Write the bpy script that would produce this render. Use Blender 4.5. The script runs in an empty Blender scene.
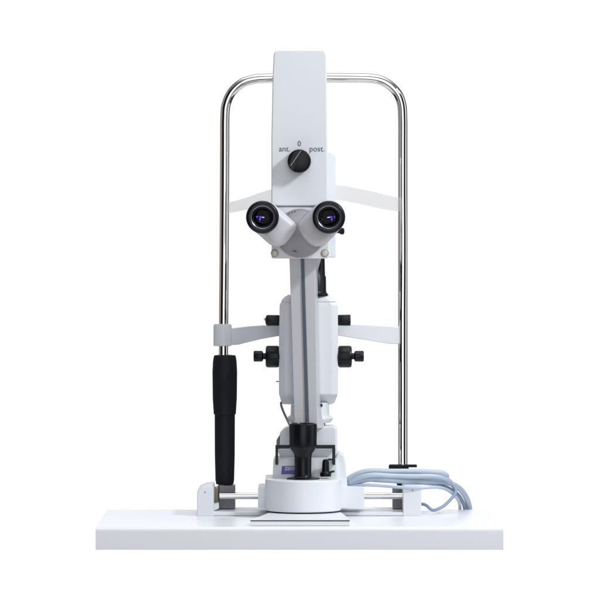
import bpy, bmesh, math
from mathutils import Vector, Matrix

# ---------------------------------------------------------------- camera / world / lamps
scene = bpy.context.scene
COL = scene.collection
D, F, HZ, EYE = 6.5, 4062.5, 230.0, 0.47       # camera distance, focal length in photo pixels, horizon row, eye height
cam_d = bpy.data.cameras.new('camera'); cam = bpy.data.objects.new('camera', cam_d); COL.objects.link(cam)
cam.location = (0, -D, EYE); cam.rotation_euler = (math.radians(90), 0, 0)
cam_d.sensor_width = 36; cam_d.lens = F / 600 * 36; cam_d.shift_y = (HZ - 300) / 600
cam_d.clip_start = 0.1; cam_d.clip_end = 100
scene.camera = cam

W = bpy.data.worlds.new('World'); scene.world = W; W.use_nodes = True
nt = W.node_tree; nt.nodes.clear()
def N(t, ty, **k):
    n = t.nodes.new(ty)
    for a, b in k.items(): setattr(n, a, b)
    return n
def math_n(t, op, a, b=None):
    n = N(t, 'ShaderNodeMath', operation=op)
    for i, v in enumerate((a, b)):
        if v is None: continue
        if isinstance(v, (int, float)): n.inputs[i].default_value = v
        else: t.links.new(v, n.inputs[i])
    return n.outputs[0]
# studio surroundings: white sweep behind the instrument, painted bands standing in for softboxes and dark flags, added to shape reflections
tc = N(nt, 'ShaderNodeTexCoord'); sp = N(nt, 'ShaderNodeSeparateXYZ'); nt.links.new(tc.outputs['Generated'], sp.inputs[0])
az = math_n(nt, 'ARCTAN2', sp.outputs[0], math_n(nt, 'MULTIPLY', sp.outputs[1], -1))
fac = math_n(nt, 'ADD', math_n(nt, 'DIVIDE', az, 2 * math.pi), 0.5)
def ramp(t, stops, f):
    r = N(t, 'ShaderNodeValToRGB'); e = r.color_ramp.elements
    while len(e) > 1: e.remove(e[0])
    first = True
    for p, c in stops:
        if first: e[0].position = p; q = e[0]; first = False
        else: q = e.new(p)
        q.color = (*c, 1) if isinstance(c, tuple) else (c, c, c, 1)
    t.links.new(f, r.inputs[0]); return r.outputs[0]
A = lambda d: d / 360 + .5
stops = [(0, 1.0), (A(-154), 1.0), (A(-149), (.16, .15, .16)), (A(-118), (.20, .18, .18)), (A(-104), (.48, .43, .41)), (A(-80), (.36, .32, .31)),
         (A(-72), .02), (A(-18), .01), (A(-13), 1.5), (A(20), 1.6), (A(25), .01), (A(62), .02), (A(70), .6), (A(84), 1.2),
         (A(98), .9), (A(106), .04), (A(148), .06), (A(154), 1.0), (1, 1.0)]
side = ramp(nt, stops, fac)
zf = math_n(nt, 'ADD', math_n(nt, 'MULTIPLY', sp.outputs[2], .5), .5)
Zf = lambda z: z * .5 + .5
band_c = ramp(nt, [(0, (.92, .90, .90)), (Zf(-.60), (.90, .87, .86)), (Zf(-.54), (.05, .05, .06)), (Zf(0), (.05, .05, .06)), (Zf(.02), (.10, .10, .14)), (Zf(.76), (.22, .22, .27)), (Zf(.90), (1.2, 1.22, 1.25)), (1, (1.2, 1.22, 1.25))], zf)
band_f = ramp(nt, [(0, 1.0), (Zf(-.30), 1.0), (Zf(-.24), 0.0), (Zf(.48), 0.0), (Zf(.56), 1.0), (1, 1.0)], zf)
m2 = N(nt, 'ShaderNodeMix', data_type='RGBA'); nt.links.new(band_f, m2.inputs[0]); nt.links.new(side, m2.inputs[6]); nt.links.new(band_c, m2.inputs[7])
bg = N(nt, 'ShaderNodeBackground'); bg.inputs[1].default_value = 1.03
wo = N(nt, 'ShaderNodeOutputWorld'); nt.links.new(m2.outputs[2], bg.inputs[0]); nt.links.new(bg.outputs[0], wo.inputs[0])

def area(name, loc, target, size, power, col):
    l = bpy.data.lights.new(name, 'AREA'); l.shape = 'RECTANGLE'; l.size, l.size_y = size; l.energy = power; l.color = col
    o = bpy.data.objects.new(name, l); COL.objects.link(o); o.location = loc
    o.rotation_euler = (Vector(target) - Vector(loc)).to_track_quat('-Z', 'Y').to_euler(); return o
KEY = area('key_softbox', (1.75, -1.15, 1.95), (0, .1, .45), (.34, .34), 44, (.95, .98, 1.0))
TOP = area('top_softbox', (.3, -.2, 3.0), (0, .1, 0), (1.6, 1.2), 18, (.96, .98, 1.0))
scene.view_settings.view_transform = 'Standard'; scene.view_settings.look = 'None'
scene.view_settings.exposure = 0.0; scene.view_settings.gamma = 1

# ---------------------------------------------------------------- materials
def mat(name, col, rough=.4, metal=0.0, spec=.5, noise=.0, nscale=60, bump=0.0, bscale=400, coat=0.0, rvar=0.0):
    m = bpy.data.materials.new(name); m.use_nodes = True; t = m.node_tree; b = t.nodes['Principled BSDF']
    b.inputs['Base Color'].default_value = (*col, 1); b.inputs['Roughness'].default_value = rough
    b.inputs['Metallic'].default_value = metal; b.inputs['Specular IOR Level'].default_value = spec
    b.inputs['Coat Weight'].default_value = coat
    tcn = N(t, 'ShaderNodeTexCoord')
    if noise or rvar:
        nz = N(t, 'ShaderNodeTexNoise'); nz.inputs['Scale'].default_value = nscale; nz.inputs['Detail'].default_value = 5
        t.links.new(tcn.outputs['Object'], nz.inputs['Vector'])
        if noise:
            mx = N(t, 'ShaderNodeMix', data_type='RGBA'); t.links.new(nz.outputs[0], mx.inputs[0])
            mx.inputs[6].default_value = (*[c * (1 - noise) for c in col], 1); mx.inputs[7].default_value = (*[min(1, c * (1 + noise)) for c in col], 1)
            t.links.new(mx.outputs[2], b.inputs['Base Color'])
        if rvar:
            mr = N(t, 'ShaderNodeMapRange'); t.links.new(nz.outputs[0], mr.inputs[0]); mr.inputs[3].default_value = max(0, rough - rvar); mr.inputs[4].default_value = rough + rvar
            t.links.new(mr.outputs[0], b.inputs['Roughness'])
    if bump:
        n2 = N(t, 'ShaderNodeTexNoise'); n2.inputs['Scale'].default_value = bscale; n2.inputs['Detail'].default_value = 3
        t.links.new(tcn.outputs['Object'], n2.inputs['Vector'])
        bp = N(t, 'ShaderNodeBump'); bp.inputs['Strength'].default_value = bump; bp.inputs['Distance'].default_value = .0005
        t.links.new(n2.outputs[0], bp.inputs['Height']); t.links.new(bp.outputs[0], b.inputs['Normal'])
    return m
WHITE = mat('white_enamel', (.785, .815, .85), .38, noise=.015, bump=.12, bscale=1500, rvar=.05)
GREYW = mat('light_grey_enamel', (.60, .605, .635), .4, noise=.02, bump=.12, bscale=1500, rvar=.05)
DOME = mat('warm_grey_enamel', (.29, .28, .30), .42, noise=.02, bump=.1, bscale=1500)
TABLE = mat('white_laminate', (.83, .85, .89), .3, bump=.05, bscale=900)
BLACK = mat('black_plastic', (.004, .005, .008), .3, spec=.28, noise=.1, bump=.15, bscale=1200, rvar=.06)
RUBBER = mat('black_foam_rubber', (.008, .010, .014), .62, spec=.25, noise=.15, bump=.6, bscale=700)
CHROME = mat('polished_chrome', (.78, .765, .755), .05, metal=1)
_t = CHROME.node_tree; _c = N(_t, 'ShaderNodeTexCoord'); _n = N(_t, 'ShaderNodeTexNoise'); _n.inputs['Scale'].default_value = 7; _n.inputs['Detail'].default_value = 0
_bp = N(_t, 'ShaderNodeBump'); _bp.inputs['Strength'].default_value = .5; _bp.inputs['Distance'].default_value = .02
_t.links.new(_c.outputs['Object'], _n.inputs['Vector']); _t.links.new(_n.outputs[0], _bp.inputs['Height']); _t.links.new(_bp.outputs[0], _t.nodes['Principled BSDF'].inputs['Normal'])
STEEL = mat('brushed_steel', (.42, .42, .43), .3, metal=1, rvar=.08, nscale=90)
IRON = mat('grey_cast_metal', (.17, .17, .185), .45, noise=.08, bump=.3, bscale=500)
BRASS = mat('dull_pale_brass', (.66, .63, .50), .4, metal=.25)
STRIP = mat('blue_grey_strip', (.05, .09, .145), .35)
INK = mat('grey_black_ink', (.06, .065, .08), .6)
BADGE = mat('violet_blue_enamel', (.075, .07, .42), .35)
PAINT = mat('white_paint', (.85, .85, .88), .5)
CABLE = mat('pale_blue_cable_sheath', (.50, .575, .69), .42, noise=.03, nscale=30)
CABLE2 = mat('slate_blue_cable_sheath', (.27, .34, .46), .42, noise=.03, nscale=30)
GROOVE = mat('dark_joint_gasket', (.20, .20, .22), .7)
LENS = mat('coated_glass', (.001, .001, .004), .04, spec=.10)
VIOLET = mat('violet_lens_reflection', (.13, .09, .62), .3, metal=1)  # violet reflection in the eyepieces, given as a colour
SILVER = mat('bright_lens_glint', (.85, .85, .95), .25, metal=1)  # highlight in the eyepieces, given as a bright colour
OLIVE = mat('brown_inner_shade', (.20, .18, .12), .4, metal=.5)  # brown tone holds the shade inside the end block opening

# ---------------------------------------------------------------- helpers
def X(px, Y): return (px - 300) * (D + Y) / F
def Z(py, Y): return EYE - (py - HZ) * (D + Y) / F
def P(px, py, Y): return Vector((X(px, Y), Y, Z(py, Y)))
def S(n, Y): return n * (D + Y) / F
def link(name, bm, m, parent=None, smooth=40, bevel=0, seg=3, bang=35):
    bmesh.ops.recalc_face_normals(bm, faces=bm.faces)
    if bevel:
        es = [e for e in bm.edges if len(e.link_faces) == 2 and e.calc_face_angle() > math.radians(bang)]
        bmesh.ops.bevel(bm, geom=es, offset=bevel, segments=seg, affect='EDGES', profile=.5, clamp_overlap=True)
    me = bpy.data.meshes.new(name); bm.to_mesh(me); bm.free()
    me.materials.append(m)
    for p in me.polygons: p.use_smooth = True
    me.set_sharp_from_angle(angle=math.radians(smooth))
    o = bpy.data.objects.new(name, me); COL.objects.link(o)
    if parent: o.parent = parent; o.matrix_parent_inverse = Matrix.Translation(root_loc(parent)).inverted()
    if bevel: o.modifiers.new('wn', 'WEIGHTED_NORMAL').keep_sharp = True
    return o
def root_loc(o):
    return o.location.copy() if o.type == 'EMPTY' else Vector((0, 0, 0))
def thing(name, label, cat, loc=(0, 0, 0), group=None):
    o = bpy.data.objects.new(name, None); COL.objects.link(o); o.location = loc; o.empty_display_size = .05
    o['label'] = label; o['category'] = cat
    if group: o['group'] = group
    return o
def loft(bm, rings, cap=True):
    vs = [[bm.verts.new(p) for p in r] for r in rings]; n = len(vs[0])
    for a, b in zip(vs, vs[1:]):
        for i in range(n): bm.faces.new((a[i], a[(i + 1) % n], b[(i + 1) % n], b[i]))
    if cap:
        bm.faces.new(vs[0]); bm.faces.new(vs[-1])
def extr(poly, Y0, Y1, bm=None, Yr=None):
    """polygon given in photo units at the depth of its front face, pushed straight back to Y1"""
    bm = bm or bmesh.new(); Yr = Y0 if Yr is None else Yr
    a = [Vector((X(x, Yr), Y0, Z(y, Yr))) for x, y in poly]; b = [Vector((v.x, Y1, v.z)) for v in a]
    loft(bm, [a, b]); return bm
def rect(x0, y0, x1, y1): return [(x0, y0), (x1, y0), (x1, y1), (x0, y1)]
def foot(poly, z0, z1, bm=None):
    bm = bm or bmesh.new(); loft(bm, [[Vector((x, y, z0)) for x, y in poly], [Vector((x, y, z1)) for x, y in poly]]); return bm
def lathe(prof, origin, axis='Y', n=48, bm=None, scallop=0, ns=12, cap=True):
    """prof: (distance along axis, radius)"""
    bm = bm or bmesh.new(); o = Vector(origin); rings = []
    for d, r in prof:
        ring = []
        for i in range(n):
            a = 2 * math.pi * i / n
            rr = r * (1 - scallop * (.5 + .5 * math.cos(ns * a)) ** 3) if scallop else r
            c, s = rr * math.cos(a), rr * math.sin(a)
            ring.append(o + (Vector((c, d, s)) if axis == 'Y' else Vector((c, s, d)) if axis == 'Z' else Vector((d, c, s))))
        rings.append(ring)
    loft(bm, rings, cap); return bm
def spline(pts, k=10):
    pts = [Vector(p) for p in pts]; q = [2 * pts[0] - pts[1]] + pts + [2 * pts[-1] - pts[-2]]; out = []
    for i in range(1, len(q) - 2):
        a, b, c, d = q[i - 1:i + 3]
        for j in range(k):
            t = j / k
            out.append(.5 * ((2 * b) + (c - a) * t + (2 * a - 5 * b + 4 * c - d) * t * t + (3 * b - a - 3 * c + d) * t ** 3))
    out.append(pts[-1]); return out
def tube(path, r, n=20, bm=None):
    bm = bm or bmesh.new(); rings = []; prev = None
    for i, p in enumerate(path):
        t = (path[min(i + 1, len(path) - 1)] - path[max(i - 1, 0)]).normalized()
        if prev is None: u = t.orthogonal().normalized()
        else: u = (prev - t * prev.dot(t)).normalized()
        prev = u; v = t.cross(u)
        rings.append([p + (u * math.cos(2 * math.pi * k / n) + v * math.sin(2 * math.pi * k / n)) * r for k in range(n)])
    loft(bm, rings); return bm
def rrect(x0, y0, x1, y1, r, seg=5):
    out = []
    rs = r if isinstance(r, tuple) else (r,) * 4
    for (cx, cy, a0, q) in ((x0, y0, 180, rs[0]), (x1, y0, 270, rs[1]), (x1, y1, 0, rs[2]), (x0, y1, 90, rs[3])):
        sx = 1 if cx == x0 else -1; sy = 1 if cy == y0 else -1
        for k in range(seg + 1):
            a = math.radians(a0 + 90 * k / seg)
            out.append((cx + sx * q + q * math.cos(a), cy + sy * q + q * math.sin(a)))
    return out
def text(body, px, py, size_px, Y, m, parent, rot=0, align='CENTER', name='lettering', bold=0):
    c = bpy.data.curves.new('txt', 'FONT'); c.body = body; c.size = S(size_px, Y); c.align_x = align; c.align_y = 'CENTER'
    c.extrude = .00012; c.offset = bold; c.resolution_u = 6
    t = bpy.data.objects.new('txt', c); COL.objects.link(t)
    dg = bpy.context.evaluated_depsgraph_get(); dg.update()
    me = bpy.data.meshes.new_from_object(t.evaluated_get(dg)); COL.objects.unlink(t); bpy.data.objects.remove(t)
    me.name = name
    M = Matrix.Translation(P(px, py, Y)) @ Matrix.Rotation(math.radians(rot), 4, 'Y') @ Matrix.Rotation(math.radians(90), 4, 'X')
    me.transform(M); me.materials.clear(); me.materials.append(m)
    o = bpy.data.objects.new(name, me); COL.objects.link(o); o.parent = parent
    o.matrix_parent_inverse = Matrix.Translation(root_loc(parent)).inverted(); return o

# ---------------------------------------------------------------- table
TF, TB = -.071, .331
tb_r = .0075
prof = [(TF, -.0362), (TF, -tb_r)] + [(TF + tb_r * (1 - math.cos(math.radians(a))), -tb_r + tb_r * math.sin(math.radians(a))) for a in range(10, 91, 10)] + [(TB - .002, 0), (TB, -.002), (TB, -.0362)]
bm = bmesh.new()
loft(bm, [[Vector((x, y, z)) for y, z in prof] for x in (X(95.6, TF), X(95.6, TF) + .0008, X(503.4, TF) - .0008, X(503.4, TF))])
table = link('table', bm, TABLE, None, smooth=30)
table['label'] = 'wide white laminate table top with rounded front edge carrying the whole instrument'; table['category'] = 'table'

# glide plate lying on the table under the round base
PH = .0092
pf, pb = -.048, .13
lx, rx = X(250.5, pf), X(349.5, pf)
plate = thing('glide_plate', 'thin flat white plate with dark top edge lying on table under round base', 'plate', (0, .04, 0))
poly = [(lx, pf), (rx, pf), (rx - .004, .03), (rx - .012, pb), (lx + .03, pb), (lx + .013, .03)]
link('plate_body', foot(poly, .0004, PH - .0016), TABLE, plate, bevel=.0006, seg=2)
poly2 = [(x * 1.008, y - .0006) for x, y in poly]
link('dark_sheet', foot(poly2, PH - .0014, PH - .0004), mat('dark_plate_edge', (.07, .06, .065), .4, metal=.6), plate, smooth=30)  # thin dark layer just under the plate's top face
link('top_film', foot([(x * 1.0, y + .0004) for x, y in poly], PH - .0002, PH + .0002), TABLE, plate, smooth=30)

# ---------------------------------------------------------------- headrest frame
HF, HB, PY = .176, .30, .275
hr = thing('headrest_frame', 'tall chrome tube arch on a white crossbar, black grip on its left pole', 'headrest', (0, .24, 0))
bx = [(X(198, HF), HF), (X(420, HF), HF), (X(420, HF), HB), (X(198, HF), HB)]
link('base_bar', foot(bx, .0004, .0060), WHITE, hr, bevel=.0012)
bl = link('end_block', extr([(197, 516.2), (197, 492.5), (199, 489.5), (205, 487), (212, 486.3), (213.5, 488), (213.5, 516.2)], HF - .001, HB - .004), WHITE, hr, bevel=.0012)
br = link('end_block', extr([(403.2, 516.2), (403.2, 486.5), (404.2, 485.2), (420.2, 485.2), (421.4, 487), (421.4, 516.2)], HF - .001, HB - .004), WHITE, hr, bevel=.0012)
for b_, px, py in ((bl, 205, 492.2), (br, 412.6, 490.3)):
    link('screw', lathe([(-.0016, .0001), (-.0016, .0011), (.001, .0011)], P(px, py, HF), n=16), IRON, b_)
# inner plate beside left block, its brown stands for the shadow in the opening
link('inner_shade_plate', extr([(213.6, 489), (218.4, 487.5), (218.4, 503.5), (213.6, 504.5)], .236, .29), OLIVE, hr, bevel=.0008)
link('track_shoe', extr([(213.6, 504), (218.6, 503.2), (219, 508.5), (213.6, 511)], .21, .29), WHITE, hr, bevel=.0008)
for x0, x1, y0 in ((219, 235, 486), (392.8, 403.2, 487.5)):
    link('pole_foot', extr(rect(x0, y0, x1, 508.8), .245, .292), IRON, hr, bevel=.001)
# the arch: one bent tube
r_p = S(4.75, PY)
arch = [P(223.2, 487, PY), P(223.3, 420, PY), P(223.6, 330, PY), P(224.2, 240, PY), P(224.7, 150, PY), P(224.9, 118, PY), P(226.2, 104.5, PY), P(231.5, 92.5, PY), P(241, 83.6, PY), P(253, 79.4, PY),
        P(268, 78.1, PY), P(300, 77.8, PY), P(350, 77.8, PY), P(373, 78.6, PY), P(386, 82.6, PY), P(396.2, 91.5, PY), P(401.4, 103, PY), P(402.7, 118, PY), P(402.8, 150, PY), P(402.8, 240, PY), P(402.8, 330, PY), P(402.8, 420, PY), P(402.8, 488, PY)]
link('pole_arch', tube(spline(arch, 8), r_p, 40), CHROME, hr, smooth=60)
# grip on the left pole
def pr(px_r, Y): return S(px_r, Y)
gx, gz = 224.6, 0
g0 = P(224.8, 484.5, PY)
H = lambda py: Z(py, PY) - g0.z
grip = link('grip', lathe([(0, pr(6.5, PY)), (.0006, pr(8.6, PY)), (H(480), pr(9.4, PY)), (H(455), pr(10, PY)), (H(412), pr(10.2, PY)), (H(411), pr(7, PY))], g0, 'Z', 40), RUBBER, hr, smooth=50)
link('grip_sleeve', lathe([(H(415), pr(9, PY)), (H(414), pr(11.2, PY)), (H(406), pr(11.7, PY)), (H(398), pr(12.2, PY)), (H(372), pr(12.5, PY)), (H(362), pr(12, PY)), (H(357), pr(11.3, PY)), (H(355.3), pr(10.6, PY)), (H(354.8), pr(6, PY))],
     (g0.x, g0.y, g0.z), 'Z', 44, scallop=.012, ns=22), RUBBER, grip, smooth=50)
# chin rest arms with collars
c0 = P(222.6, 346, PY)
Hc = lambda py: Z(py, PY) - c0.z
link('collar', lathe([(0, pr(6.6, PY)), (0, pr(8.2, PY)), (.0012, pr(9.2, PY)), (Hc(326), pr(9.2, PY)), (Hc(324), pr(8.3, PY)), (Hc(324), pr(5, PY))], c0, 'Z', 40), WHITE, hr)
SILI = mat('white_silicone', (.86, .87, .90), .45)
_t = SILI.node_tree; _b = _t.nodes['Principled BSDF']; _tr = N(_t, 'ShaderNodeBsdfTranslucent'); _tr.inputs[0].default_value = (.9, .91, .94, 1)
_mx = N(_t, 'ShaderNodeMixShader'); _mx.inputs[0].default_value = .7; _tp = N(_t, 'ShaderNodeBsdfTransparent'); _m2 = N(_t, 'ShaderNodeMixShader'); _m2.inputs[0].default_value = .68
_t.links.new(_b.outputs[0], _mx.inputs[1]); _t.links.new(_tr.outputs[0], _mx.inputs[2]); _t.links.new(_mx.outputs[0], _m2.inputs[1]); _t.links.new(_tp.outputs[0], _m2.inputs[2]); _t.links.new(_m2.outputs[0], _t.nodes['Material Output'].inputs[0])
def bar_strip(name, st, m, thick, bev=.0012):
    """st: (px, y_top, y_bottom, Y) stations along the bar; thick is its depth"""
    bm = bmesh.new(); rings = []
    for px, yt, yb, Y in st:
        a, b = P(px, yt, Y), P(px, yb, Y)
        rings.append([a, b, b + Vector((0, thick, 0)), a + Vector((0, thick, 0))])
    loft(bm, rings); return link(name, bm, m, hr, bevel=bev, seg=3, bang=50, smooth=30)
yy = lambda x: .240 if 278 <= x <= 339 else (.240 + (278 - x) * .00078 if x < 278 else .240 + (x - 339) * .00050)
bar_strip('chin_rest_bar', [(x, a, b, yy(x)) for x, a, b in ((229, 328.6, 345), (238, 327.6, 344.8), (250, 326.2, 341.8), (262, 325.4, 339), (278, 325.2, 336.2), (300, 325, 334), (320, 325, 334), (339, 325, 335.5),
    (352, 324.2, 337.8), (366, 324.8, 340), (380, 325.6, 342.4), (391, 326.4, 344), (403, 327.4, 344))], WHITE, .012)
fy = lambda x: .276 - .075 * (1 - ((x - 314) / 88.) ** 2)
bar_strip('forehead_band', [(x, a, b, fy(x) - .006) for x, a, b in ((227, 202.5, 213.2), (236, 200.8, 212), (248, 197, 209.5), (260, 192.6, 206.5), (272, 189, 203), (290, 185.5, 200), (310, 183.8, 198.5), (330, 184.4, 199), (345, 186, 201),
    (360, 188.8, 204), (375, 192, 207.5), (388, 195.2, 210), (401, 198.2, 211.6))], SILI, .006, .001)
# clamp with wing lever on the right pole
cl = link('clamp', lathe([(0, r_p), (0, pr(6.4, PY)), (.0075, pr(6.4, PY)), (.0085, r_p)], P(402.4, 469.7, PY), 'Z', 32), BLACK, hr)
link('wing_lever', extr(rrect(388.8, 464.6, 403, 469.8, 1.6), PY - .016, PY - .002), BLACK, cl, bevel=.001)
link('lever_tip', extr(rrect(404, 464.6, 417, 467.4, .8), PY - .010, PY), BLACK, cl, bevel=.0006)
link('pole_ring', lathe([(0, pr(3.5, PY)), (0, pr(5.2, PY)), (.0065, pr(6.3, PY)), (.008, pr(5, PY))], P(402.8, 487.4, PY), 'Z', 32), BLACK, hr)
link('pole_ring', lathe([(0, pr(3.5, PY)), (0, pr(8.4, PY)), (.004, pr(8.4, PY)), (.0045, pr(5, PY))], P(226.5, 487.4, PY), 'Z', 32), IRON, hr)

# ---------------------------------------------------------------- slit lamp microscope
sl = thing('slit_lamp', 'white slit lamp microscope with binocular eyepieces, tall column and black joystick on a round base', 'microscope', (0, .14, PH))
# axle and its housings
axz = P(300, 496, .225).z
link('axle', lathe([(X(219.5, .225), .0005), (X(219.5, .225), S(3.2, .225)), (X(403, .225), S(3.2, .225)), (X(403, .225), .0005)], (0, .225, axz), 'X', 32), CHROME, sl)
link('axle_bearing', extr(rrect(258, 487.3, 270, 508.3, (2, .4, .4, 1)), .15, .25), WHITE, sl, bevel=.0012)
link('axle_bearing', extr(rrect(338, 486.8, 364.3, 508.3, (.4, 1.4, 1, .4)), .165, .25), WHITE, sl, bevel=.0012)
# round base
BC = (X(303.2, .149), .149); R = S(38.6, .149) * .985
def base_outline(k=1.0):
    pts = []
    for i in range(37):
        a = math.radians(180 + 180 * i / 36)
        pts.append((BC[0] + R * k * math.cos(a), BC[1] + R * k * math.sin(a)))
    pts += [(BC[0] + R * k, .26), (BC[0] - R * k, .26)]
    return pts
BT = .063
link('base', foot(base_outline(), PH + .0022, BT), WHITE, sl, bevel=.0025, seg=4, bang=40)
link('base_shadow_gap', foot(base_outline(.975), PH + .0004, PH + .0024), RUBBER, sl)  # black layer stands in for the shadow gap under the base
# side housing on the right and console behind the joystick
hs = [(336, 478), (336, 456), (338, 453.6), (341, 453.4), (344, 456.5), (345.6, 463), (346.6, 473), (347.4, 486), (347.6, 508.6), (336, 508.6)]
link('side_housing', extr(hs, .172, .262), WHITE, sl, bevel=.0022)
link('console', extr([(272.6, 479.5), (273.2, 461.5), (274.6, 458.8), (336.6, 458.4), (337.2, 479.5)], .165, .262), WHITE, sl, bevel=.0012)
link('console_ledge', extr([(270.8, 481), (271, 478.3), (338.6, 478.1), (338.6, 481)], .158, .262), WHITE, sl, bevel=.0008)
bd = link('badge', extr([(281.2, 474.3), (282, 466.1), (300.5, 466.1), (300.5, 473.8)], .1638, .1658), BADGE, sl, bevel=.0003)
text('ZEISS', 290.0, 468.8, 4.6, .16365, PAINT, bd, rot=0, bold=.00008)
# switch knob on the console
kb = P(325.6, 475.8, .15)
sk = link('switch_knob', lathe([(-.001, .002), (-.001, S(5.4, .15)), (.003, S(5.8, .15)), (.0055, S(5.2, .15)), (.0075, S(3.9, .15)), (.021, S(3.4, .15)), (.0255, S(2.8, .15)), (.0272, S(1.4, .15)), (.0274, .0002)], kb, 'Z', 32), BLACK, sl)
link('switch_lever', extr(rrect(328, 458.8, 334, 460.4, .6), .148, .153), BLACK, sk, bevel=.0003)
link('switch_lever', extr([(330, 471), (334, 470.4), (335, 472), (330.4, 473.4)], .148, .152), BLACK, sk, bevel=.0003)
# joystick
JY = .14; jb = Vector((X(303, JY), JY, BT))
Hj = lambda py: Z(py, JY) - Z(479.2, JY)
q = lambda n: S(n, JY)
js = link('joystick', lathe([(.0004, .001), (.0004, q(12.2)), (.0016, q(12)), (.0028, q(9.6)), (.005, q(8.6)), (Hj(472), q(8.3)), (Hj(458), q(8.6)), (Hj(453.5), q(9.4)), (Hj(451), q(11.3)), (Hj(448.5), q(13)), (Hj(446), q(13.7)),
    (Hj(426), q(14.2)), (Hj(424), q(13.6)), (Hj(423.4), q(12)), (Hj(424.4), q(11.6)), (Hj(424.6), .001)], jb, 'Z', 56), BLACK, sl, smooth=50)
link('flange', lathe([(.0002, .002), (.0002, q(16.8)), (.0012, q(16.6)), (.0026, q(13)), (.0030, .002)], jb, 'Z', 56), BLACK, js)
# black wire-like guard bracket
link('guard_bracket', extr([(275.4, 464.8), (275.4, 445), (335.2, 445), (335.2, 464.8), (332.3, 464.8), (332.3, 448.6), (278.2, 448.6), (278.2, 464.8)], .158, .164), BLACK, sl, bevel=.0005)
# swivel block on which arm and tower turn
link('swivel_block', extr([(280.4, 458.8), (278.2, 452), (278.6, 446), (279.6, 434.5), (282, 431), (286, 427.6), (334, 425.8), (337.2, 428.6), (337.4, 458.8)], .204, .262), WHITE, sl, bevel=.0022)
link('swivel_face', extr([(279.2, 449.4), (280.2, 434.5), (282.4, 430.8), (286, 427.9), (333.6, 426.2), (336.2, 428.8), (336.4, 449.4)], .188, .21), WHITE, sl, bevel=.0022)
link('swivel_hub', lathe([(0, S(17, .225)), (.006, S(17.5, .225)), (.008, S(15, .225)), (.0085, .002)], P(308, 426.3, .225), 'Z', 48), IRON, sl)
link('dark_slot', extr([(279.5, 436), (276.4, 441), (276.4, 449), (279.5, 449)], .195, .24), IRON, sl, bevel=.0008)
# pivot below the illumination tower
link('tower_pivot', lathe([(0, .002), (0, S(20, .225)), (.004, S(22.5, .225)), (.0075, S(23.2, .225)), (.0105, S(21.5, .225)), (.0125, S(19.5, .225)), (.0335, S(19, .225)), (.034, .002)], P(310, 422.5, .225), 'Z', 64), WHITE, sl)
link('set_screw', lathe([(-.006, .0005), (-.006, S(1.7, .2)), (.004, S(1.7, .2))], P(321, 405.2, .2), n=20), BLACK, sl)
# illumination tower
ty0, ty1 = .196, .236
tw = bmesh.new()
def trow(y, xl, xr, yf, yb=ty1):
    z = Z(y, .2); c = .010
    xl, xr = X(xl, .2), X(xr, .2)
    return [Vector(v) for v in ((xl + c, yf, z), (xr - c, yf, z), (xr, yf + c * .55, z), (xr, yb, z), (xl, yb, z), (xl, yf + c * .55, z))]
loft(tw, [trow(405, 282.5, 332, ty0 + .026), trow(403.2, 281.4, 334.5, ty0 + .019), trow(394.5, 279, 337.8, ty0), trow(350, 278.8, 338.2, ty0), trow(305, 279.6, 337.8, ty0), trow(302.2, 281, 336, ty0 + .0005)])
tower = link('illumination_tower', tw, WHITE, sl, bevel=.0016, bang=18)
tl = bmesh.new()
loft(tl, [trow(302.4, 281.8, 335.2, ty0 + .002), trow(301.6, 281.2, 335.8, ty0), trow(300.4, 281.6, 335.2, ty0), trow(297.5, 284, 331.5, ty0 + .002), trow(295.3, 287.5, 328.5, ty0 + .006)])
link('tower_lid', tl, WHITE, tower, bevel=.0008, bang=18)
def side_knob(name, prof, y, Y=.215, base=279.2, sgn=-1, n=36, sc=.05, m=BLACK):
    """prof: (pixels out from housing, radius px)"""
    bm = lathe([(sgn * S(d, Y), S(r, Y)) for d, r in prof], (X(base, Y), Y, Z(y, Y)), 'X', n * 3, scallop=sc, ns=n // 2)
    return link(name, bm, m, tower, smooth=35)
side_knob('upper_knob', [(-2, 4), (0, 5), (.6, 5.4), (11.5, 5.5), (13, 4.8), (14, 2), (14.2, .2)], 320.4)
side_knob('upper_knob', [(-2, 4), (0, 5), (.6, 5.4), (11.5, 5.6), (12.4, 5), (12.6, .2)], 320.2, base=338.2, sgn=1)
link('knob_tip', lathe([(0, S(1.2, .215)), (-.0022, S(1.2, .215)), (-.0024, .0002)], (X(265.2, .215), .215, Z(319, .215)), 'X', 16), STEEL, tower)
for sgn, base in ((-1, 279.2), (1, 338.2)):
    k = side_knob('lower_knob', [(-2, 7), (0, 9), (.8, 10.6), (2, 10.9), (11.5, 10.9), (13, 10.2), (13.6, 9), (13.7, .2)], 356.6, base=base, sgn=sgn, n=60, sc=.012)
    side_knob('inner_knob', [(12, 3.2), (16, 3.2), (16.4, 4.6), (17.2, 5.4), (24.5, 5.5), (25.6, 4.8), (25.7, .2)], 356.2, base=base, sgn=sgn, n=40, sc=.02)
link('side_pin', lathe([(.001, .0008), (-S(2.6, .21), .0013), (-S(3, .21), .0003)], (X(279, .21), .21, Z(381.5, .21)), 'X', 12), STEEL, tower)
link('side_pin', lathe([(.001, .0012), (-S(1.6, .21), .0012), (-S(1.7, .21), .0003)], (X(289.4, .21), .21, Z(295.4, .21)), 'X', 12), STEEL, tower)
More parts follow.
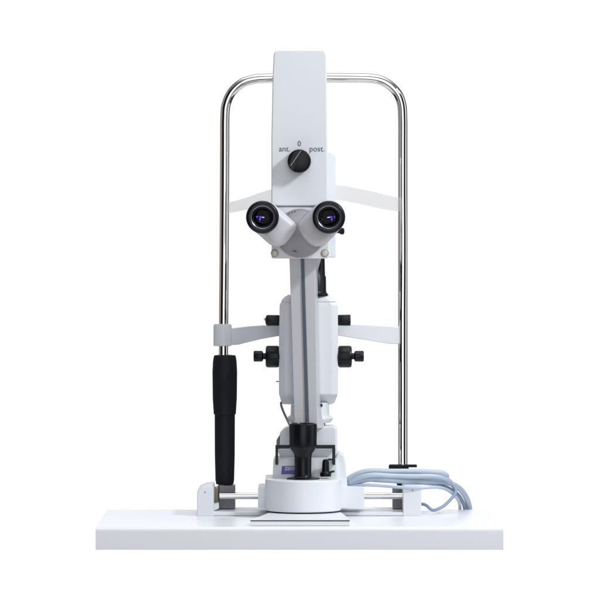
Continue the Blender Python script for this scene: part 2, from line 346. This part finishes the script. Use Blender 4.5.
# lamp column between tower and head
lc = P(314.6, 296, .214); cz = lambda y: Z(y, .214) - lc.z; cr = lambda n: S(n, .214)
link('lamp_column', lathe([(0, .002), (0, cr(14)), (cz(294.6), cr(14)), (cz(292.5), cr(12.2)), (cz(291), cr(11.7)), (cz(277), cr(11.5)), (cz(275.5), cr(10.6)), (cz(262), cr(10.2)), (cz(257), cr(10.2)), (cz(257), .002)], lc, 'Z', 48), BLACK, sl)
# small lamp cable on the left, from the tower down behind the joystick
pc = [P(281, 402.5, .215), P(281.4, 406, .209), P(283.6, 412, .195), P(286.6, 418.5, .18), P(289.4, 424.5, .168), P(290.5, 428, .166)]
link('lamp_cable', tube(spline(pc, 8), S(1.15, .2), 12), IRON, sl)
# microscope arm, slightly turned so its right flank shows
am = bmesh.new()
def arow(y, xl, xr, xs, f=.166, kb=.0):
    z = Z(y, .17)
    return [Vector(v) for v in ((X(xl, .17), f + .003, z), (X(xr, .17), f, z), (X(xs, .17), .195 - kb, z), (X(xl + 2, .17), .195 - kb, z))]
def aline(y): return 289.5 + (y - 262) * .029, 315.0 + (y - 262) * .0145
loft(am, [arow(428.4, aline(428)[0], aline(428)[1] + .6, 325.2), arow(416, *aline(416), 321.8), arow(404, *aline(404), 320.4), arow(275, *aline(275), 317.6), arow(269, aline(269)[0], 316.0, 318.6), arow(263, 289.5, 317.6, 320.2), arow(255, 289.3, 319.6, 322.4)])
arm = link('arm', am, GREYW, sl, bevel=.0012, bang=40)
gs = bmesh.new()
def grow(y, xl, xr): 
    z = Z(y, .17); return [Vector(v) for v in ((X(xl, .17), .1652, z), (X(xr, .17), .1650, z), (X(xr, .17), .172, z), (X(xl, .17), .172, z))]
loft(gs, [grow(423.5, 306.2, 308.6), grow(258, 301.4, 303.6)])
link('groove_strip', gs, STRIP, arm)
ge = bmesh.new()
loft(ge, [grow(423.5, 305.4, 309.3), grow(258, 300.7, 304.3)])
for v in ge.verts: v.co.y += .0006
link('groove_edge', ge, IRON, arm)
link('strip_pin', lathe([(-.001, .0002), (-.001, .0014), (.006, .0014)], P(307.4, 423, .1635), n=16), STEEL, arm)
# head: upper panel, lower plate, deeper body behind
HY = .12
link('head_plate', extr(rrect(271.6, 204, 328.2, 258.6, (.5, .5, 1.5, 1.5)), HY, .19), WHITE, sl, bevel=.0012)
link('head_body', extr(rrect(292, 152, 335.6, 257.6, (3, 6, 1.5, 1)), .150, .212), WHITE, sl, bevel=.0022)
hp = link('head_panel', extr([(271.4, 206), (271.4, 138), (272.6, 80), (273.6, 56), (274.4, 52), (277.2, 49.9), (322.8, 49.9), (325.5, 51.4), (326.4, 55), (326.9, 100), (327.3, 138), (327.7, 206)], HY - .003, .16), WHITE, sl, bevel=.0022, seg=4, bang=40)
link('panel_seam', extr(rect(271.9, 205.6, 328.0, 206.9), HY - .0012, .14), GROOVE, sl)
FY = HY - .0032
text('0', 299.3, 143.8, 7.4, FY, INK, hp, name='lettering')
text('ant.', 284.6, 149, 7.8, FY, INK, hp)
text('post.', 317.0, 149, 7.8, FY, INK, hp)
# dial
kx, ky = 299.2, 161.3
dl = link('dial', lathe([(.001, S(11.2, FY)), (-.004, S(11.8, FY)), (-.019, S(11.8, FY)), (-.0215, S(11.3, FY)), (-.0225, S(10, FY)), (-.0225, .0002)], P(kx, ky, FY), 'Y', 96, scallop=.012, ns=24), BLACK, sl, smooth=35)
KY = FY - .0225
rb = extr([(kx - 10.6, ky + 3), (kx - 9, ky + 7), (kx - 6, ky + 9.4), (kx + 3.2, ky - 10.6), (kx - 1, ky - 11), (kx - 5, ky - 9.6)], KY - .0012, KY + .002)
link('grip_ridge', rb, BLACK, dl, bevel=.0005)
ln = extr([(kx - 8.8, ky + 4.2), (kx - 8.3, ky + 4.7), (kx + 2.0, ky - 10.4), (kx + 1.4, ky - 10.8)], KY - .0015, KY)
link('pointer_line', ln, mat('grey_line_paint', (.28, .29, .33), .5), dl)
# binocular head: shallow dome disc, two prism housings, two eyepieces
dc = P(300, 233.2, HY); dr = S(24.4, HY)
dome = link('binocular_disc', lathe([(.001, dr), (-.003, dr), (-.0045, dr * .985), (-.009, dr * .965), (-.021, dr * .84), (-.033, dr * .62), (-.042, dr * .35), (-.0455, dr * .12), (-.046, .0002)], dc, 'Y', 96), DOME, sl, smooth=30)
def ticks(lst, Yt, m=INK):
    bm = bmesh.new()
    for x, y, w, h, a in lst:
        c, s_ = math.cos(math.radians(a)), math.sin(math.radians(a))
        extr([(x + u * c - v * s_, y + u * s_ + v * c) for u, v in ((-w, -h), (w, -h), (w, h), (-w, h))], Yt, Yt + .0006, bm)
    return bm
for x, y in ((288.7, 213.5), (291.8, 212.2), (294.8, 211.2)):
    link('scale_marking', ticks([(x, y, .9, .28, -22), (x + .3, y + .9, .28, .9, -22), (x + .6, y + 1.8, .8, .2, -22)], HY - .0172), INK, dome)
link('scale_marking', ticks([(290.6, 215.6, 1.0, .22, -22), (293.6, 214.4, 1.3, .22, -22)], HY - .0192), IRON, dome)
link('scale_marking', ticks([(293.0, 251.2, 1.1, .35, 4), (295.5, 251.3, .9, .7, 4), (297.2, 252, .4, .3, 4)], HY - .0275), INK, dome)
def prism(poly, Y0, Y1):
    bm = bmesh.new(); cx = sum(p[0] for p in poly) / len(poly); cy = sum(p[1] for p in poly) / len(poly)
    def ring(k, Y, off):
        out = []
        for x, y in poly:
            dx, dy = x - cx, y - cy; L = math.hypot(dx, dy); f = max(0, 1 - off / L) * k
            v = Vector((X(cx + dx * f, HY - .04), Y, Z(cy + dy * f, HY - .04))); out.append(v)
        return out
    loft(bm, [ring(1, Y1, 0), ring(1, Y0 + .014, 0), ring(1, Y0 + .009, .5), ring(1, Y0 + .0045, 1.8), ring(1, Y0 + .0015, 4), ring(1, Y0, 7)])
    return bm
pl = [(262, 203), (270, 201.5), (276.5, 206.5), (286, 214.5), (294.6, 222.5), (296.6, 226), (296.2, 229.5), (292.6, 235), (287.6, 241.4), (284, 244.6), (279.5, 246.3), (274.6, 246.4), (270, 244.6), (265.5, 240.8), (259, 235), (249, 227), (250, 212)]
prr = [(328, 203), (321, 201.5), (314.5, 206.5), (306.5, 214.5), (299.4, 222), (297.9, 226), (298.5, 230), (302.5, 236.4), (307.4, 241.8), (311, 244.8), (315.5, 246.4), (319.6, 246.4), (324.4, 244.6), (329, 241), (335, 235), (342, 227), (341, 212)]
for poly, cx, lead in ((pl, 262.4, -1), (prr, 328.8, 1)):
    link('prism_housing', prism(poly, .062, .112), GREYW, sl, smooth=50)
    ec = P(cx, 217.2, .03); e = lambda n: S(n, .03)
    ep = link('eyepiece', lathe([(.052, e(14.6)), (.034, e(15.4)), (.033, e(16.2)), (.026, e(16.6)), (.006, e(16.6)), (.0, e(16.2)), (-.0022, e(15.2)), (-.0026, e(14.3)), (-.0014, e(13.7)), (.0005, e(13.5))], ec, 'Y', 128, scallop=.01, ns=40, cap=False), BLACK, sl, smooth=50)
    link('bezel_ring', lathe([(.0002, e(14.3)), (-.0024, e(14.1)), (-.0030, e(13.8)), (-.0024, e(13.45)), (.002, e(13.2)), (.0028, e(12.1))], ec, 'Y', 96, cap=False), mat('dark_anodised_ring', (.075, .078, .10), .25, metal=.7), ep)
    link('lens_mount', lathe([(.0028, e(12.2)), (.0004, e(11.75)), (-.0004, e(11.4)), (.0000, e(11.0)), (.0022, e(10.75))], ec, 'Y', 96, cap=False), mat('satin_grey_ring', (.45, .45, .49), .28, metal=.8), ep)
    link('eye_tube_liner', lathe([(.0015, e(10.9)), (.0075, e(10.3)), (.008, e(9.6)), (.013, e(9.3)), (.0132, .0002)], ec, 'Y', 96, cap=False), BLACK, ep, smooth=30)
    for off, rr_, dd in ((2.3, 6.6, .0098), (3.4, 4.1, .0085)):
        c2 = ec + Vector((-lead * e(off), dd, 0))
        link('inner_ring', lathe([(.002, e(rr_ + .4)), (.0006, e(rr_ + .35)), (0, e(rr_)), (.0008, e(rr_ - .5)), (.002, e(rr_ - .7))], c2, 'Y', 64, cap=False), mat('smoked_ring', (.13, .13, .15), .25, metal=.8), ep)
    lens = link('eye_lens', lathe([(.0125, e(9.0))] + [(.0125 - .0022 * math.sin(math.radians(a)), e(9.0) * math.cos(math.radians(a))) for a in (12, 25, 38, 51, 64, 76, 86, 89.5)], ec, 'Y', 96), LENS, ep, smooth=60)
    for dx, dz, w, h, mm in ((-1.4, .1, 3.0, 1.3, VIOLET), (-5.6, .2, 1.4, 1.4, VIOLET), (-2.8, -2.5, 1.4, 1.9, VIOLET), (.6, -.2, 1.7, .7, SILVER)):  # reflections and glint in the glass modelled as small coloured beads
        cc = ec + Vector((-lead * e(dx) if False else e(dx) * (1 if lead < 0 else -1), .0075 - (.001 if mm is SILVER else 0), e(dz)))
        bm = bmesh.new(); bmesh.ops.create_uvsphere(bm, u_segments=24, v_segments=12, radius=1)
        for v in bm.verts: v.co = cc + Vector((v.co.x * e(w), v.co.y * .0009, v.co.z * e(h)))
        link('lens_reflection_spot', bm, mm, ep)
# corner screws and side lever
for px in (274.6, 324.8):
    s_ = link('corner_screw', lathe([(.001, S(3.3, HY)), (-.0016, S(3.3, HY)), (-.002, S(2.9, HY)), (-.0021, .0002)], P(px, 253.2, HY), 'Y', 32), BRASS, sl)
    link('screw_rim', lathe([(.0008, S(3.9, HY)), (-.0006, S(3.9, HY)), (-.0008, S(3.5, HY)), (.0004, S(3.4, HY))], P(px, 253.2, HY), 'Y', 32, cap=False), GROOVE, s_)
link('side_lever', lathe([(0, S(1.8, .16)), (S(4, .16), S(2.2, .16)), (S(5.5, .16), S(3.4, .16)), (S(8, .16), S(3.4, .16)), (S(9, .16), S(2, .16)), (S(9.1, .16), .0002)], P(335.4, 231.2, .16), 'X', 24), BLACK, sl)

# ---------------------------------------------------------------- cables on the right
def cable(name, label, runs, m=CABLE):
    bm = bmesh.new()
    for pts, r in runs: tube(spline([P(*p) for p in pts], 10), S(r, .2), 18, bm)
    o = link(name, bm, m, None, smooth=60); o['label'] = label; o['category'] = 'cable'; return o
cable('cable', 'thick pale blue cable, topmost loop, crossing right chrome pole just below black clamp',
      [([(341, 482.5, .215), (346.5, 480, .20), (353, 475.8, .19), (361, 472.4, .185), (372, 470.6, .185), (390, 471.2, .19), (410, 471.2, .195), (430, 471.8, .20), (441, 472.6, .205), (446.2, 475.2, .215), (445.5, 478, .232), (438, 477, .255), (420, 475, .30), (402, 473.6, .32), (385, 473.6, .30)], 2.55)])
cable('cable', 'pale blue cable in the middle of the looped bundle, directly under the topmost loop',
      [([(341, 485.8, .218), (347, 483.8, .202), (354, 480, .19), (362, 476.8, .181), (374, 474.9, .179), (392, 475.9, .185), (412, 476.3, .19), (430, 476.2, .197), (442, 477.4, .207), (450, 481.6, .232), (446, 484, .25), (436, 482.6, .26), (420, 481, .28)], 2.5)])
cable('cable', 'thick pale blue cable lowest in the bundle, outermost over the table back edge',
      [([(341, 488, .222), (347, 486.6, .205), (354, 483.4, .195), (363, 480.2, .188), (375, 478.8, .186), (395, 480.2, .19), (415, 481, .20), (434, 481, .215), (447, 482.2, .235), (458, 487.2, .27), (465.4, 496, .315), (469, 506, .345), (470, 518, .35), (470.4, 545, .35)], 2.9)])
cable('cable', 'pale blue cable just inside the outermost one where they drop over the table back edge',
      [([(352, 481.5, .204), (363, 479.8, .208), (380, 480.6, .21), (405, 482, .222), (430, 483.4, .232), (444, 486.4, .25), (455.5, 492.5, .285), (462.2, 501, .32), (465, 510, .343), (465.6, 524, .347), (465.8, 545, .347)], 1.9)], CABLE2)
cable('cable', 'thin slate blue cable hanging lowest, crossing the right pole just above the white end block',
      [([(341, 490.5, .215), (347, 488.5, .20), (356, 485.8, .188), (366, 485, .18), (382, 485.8, .178), (400, 487.2, .172), (420, 488, .175), (436, 487.2, .19), (446.5, 489.5, .22), (454, 495, .25), (459, 502, .30), (460, 509.6, .343), (460.4, 522, .347), (460.4, 545, .347)], 1.6)], CABLE)
cable('cable', 'thin slate blue cable dipping onto the table and curling back into the right end block',
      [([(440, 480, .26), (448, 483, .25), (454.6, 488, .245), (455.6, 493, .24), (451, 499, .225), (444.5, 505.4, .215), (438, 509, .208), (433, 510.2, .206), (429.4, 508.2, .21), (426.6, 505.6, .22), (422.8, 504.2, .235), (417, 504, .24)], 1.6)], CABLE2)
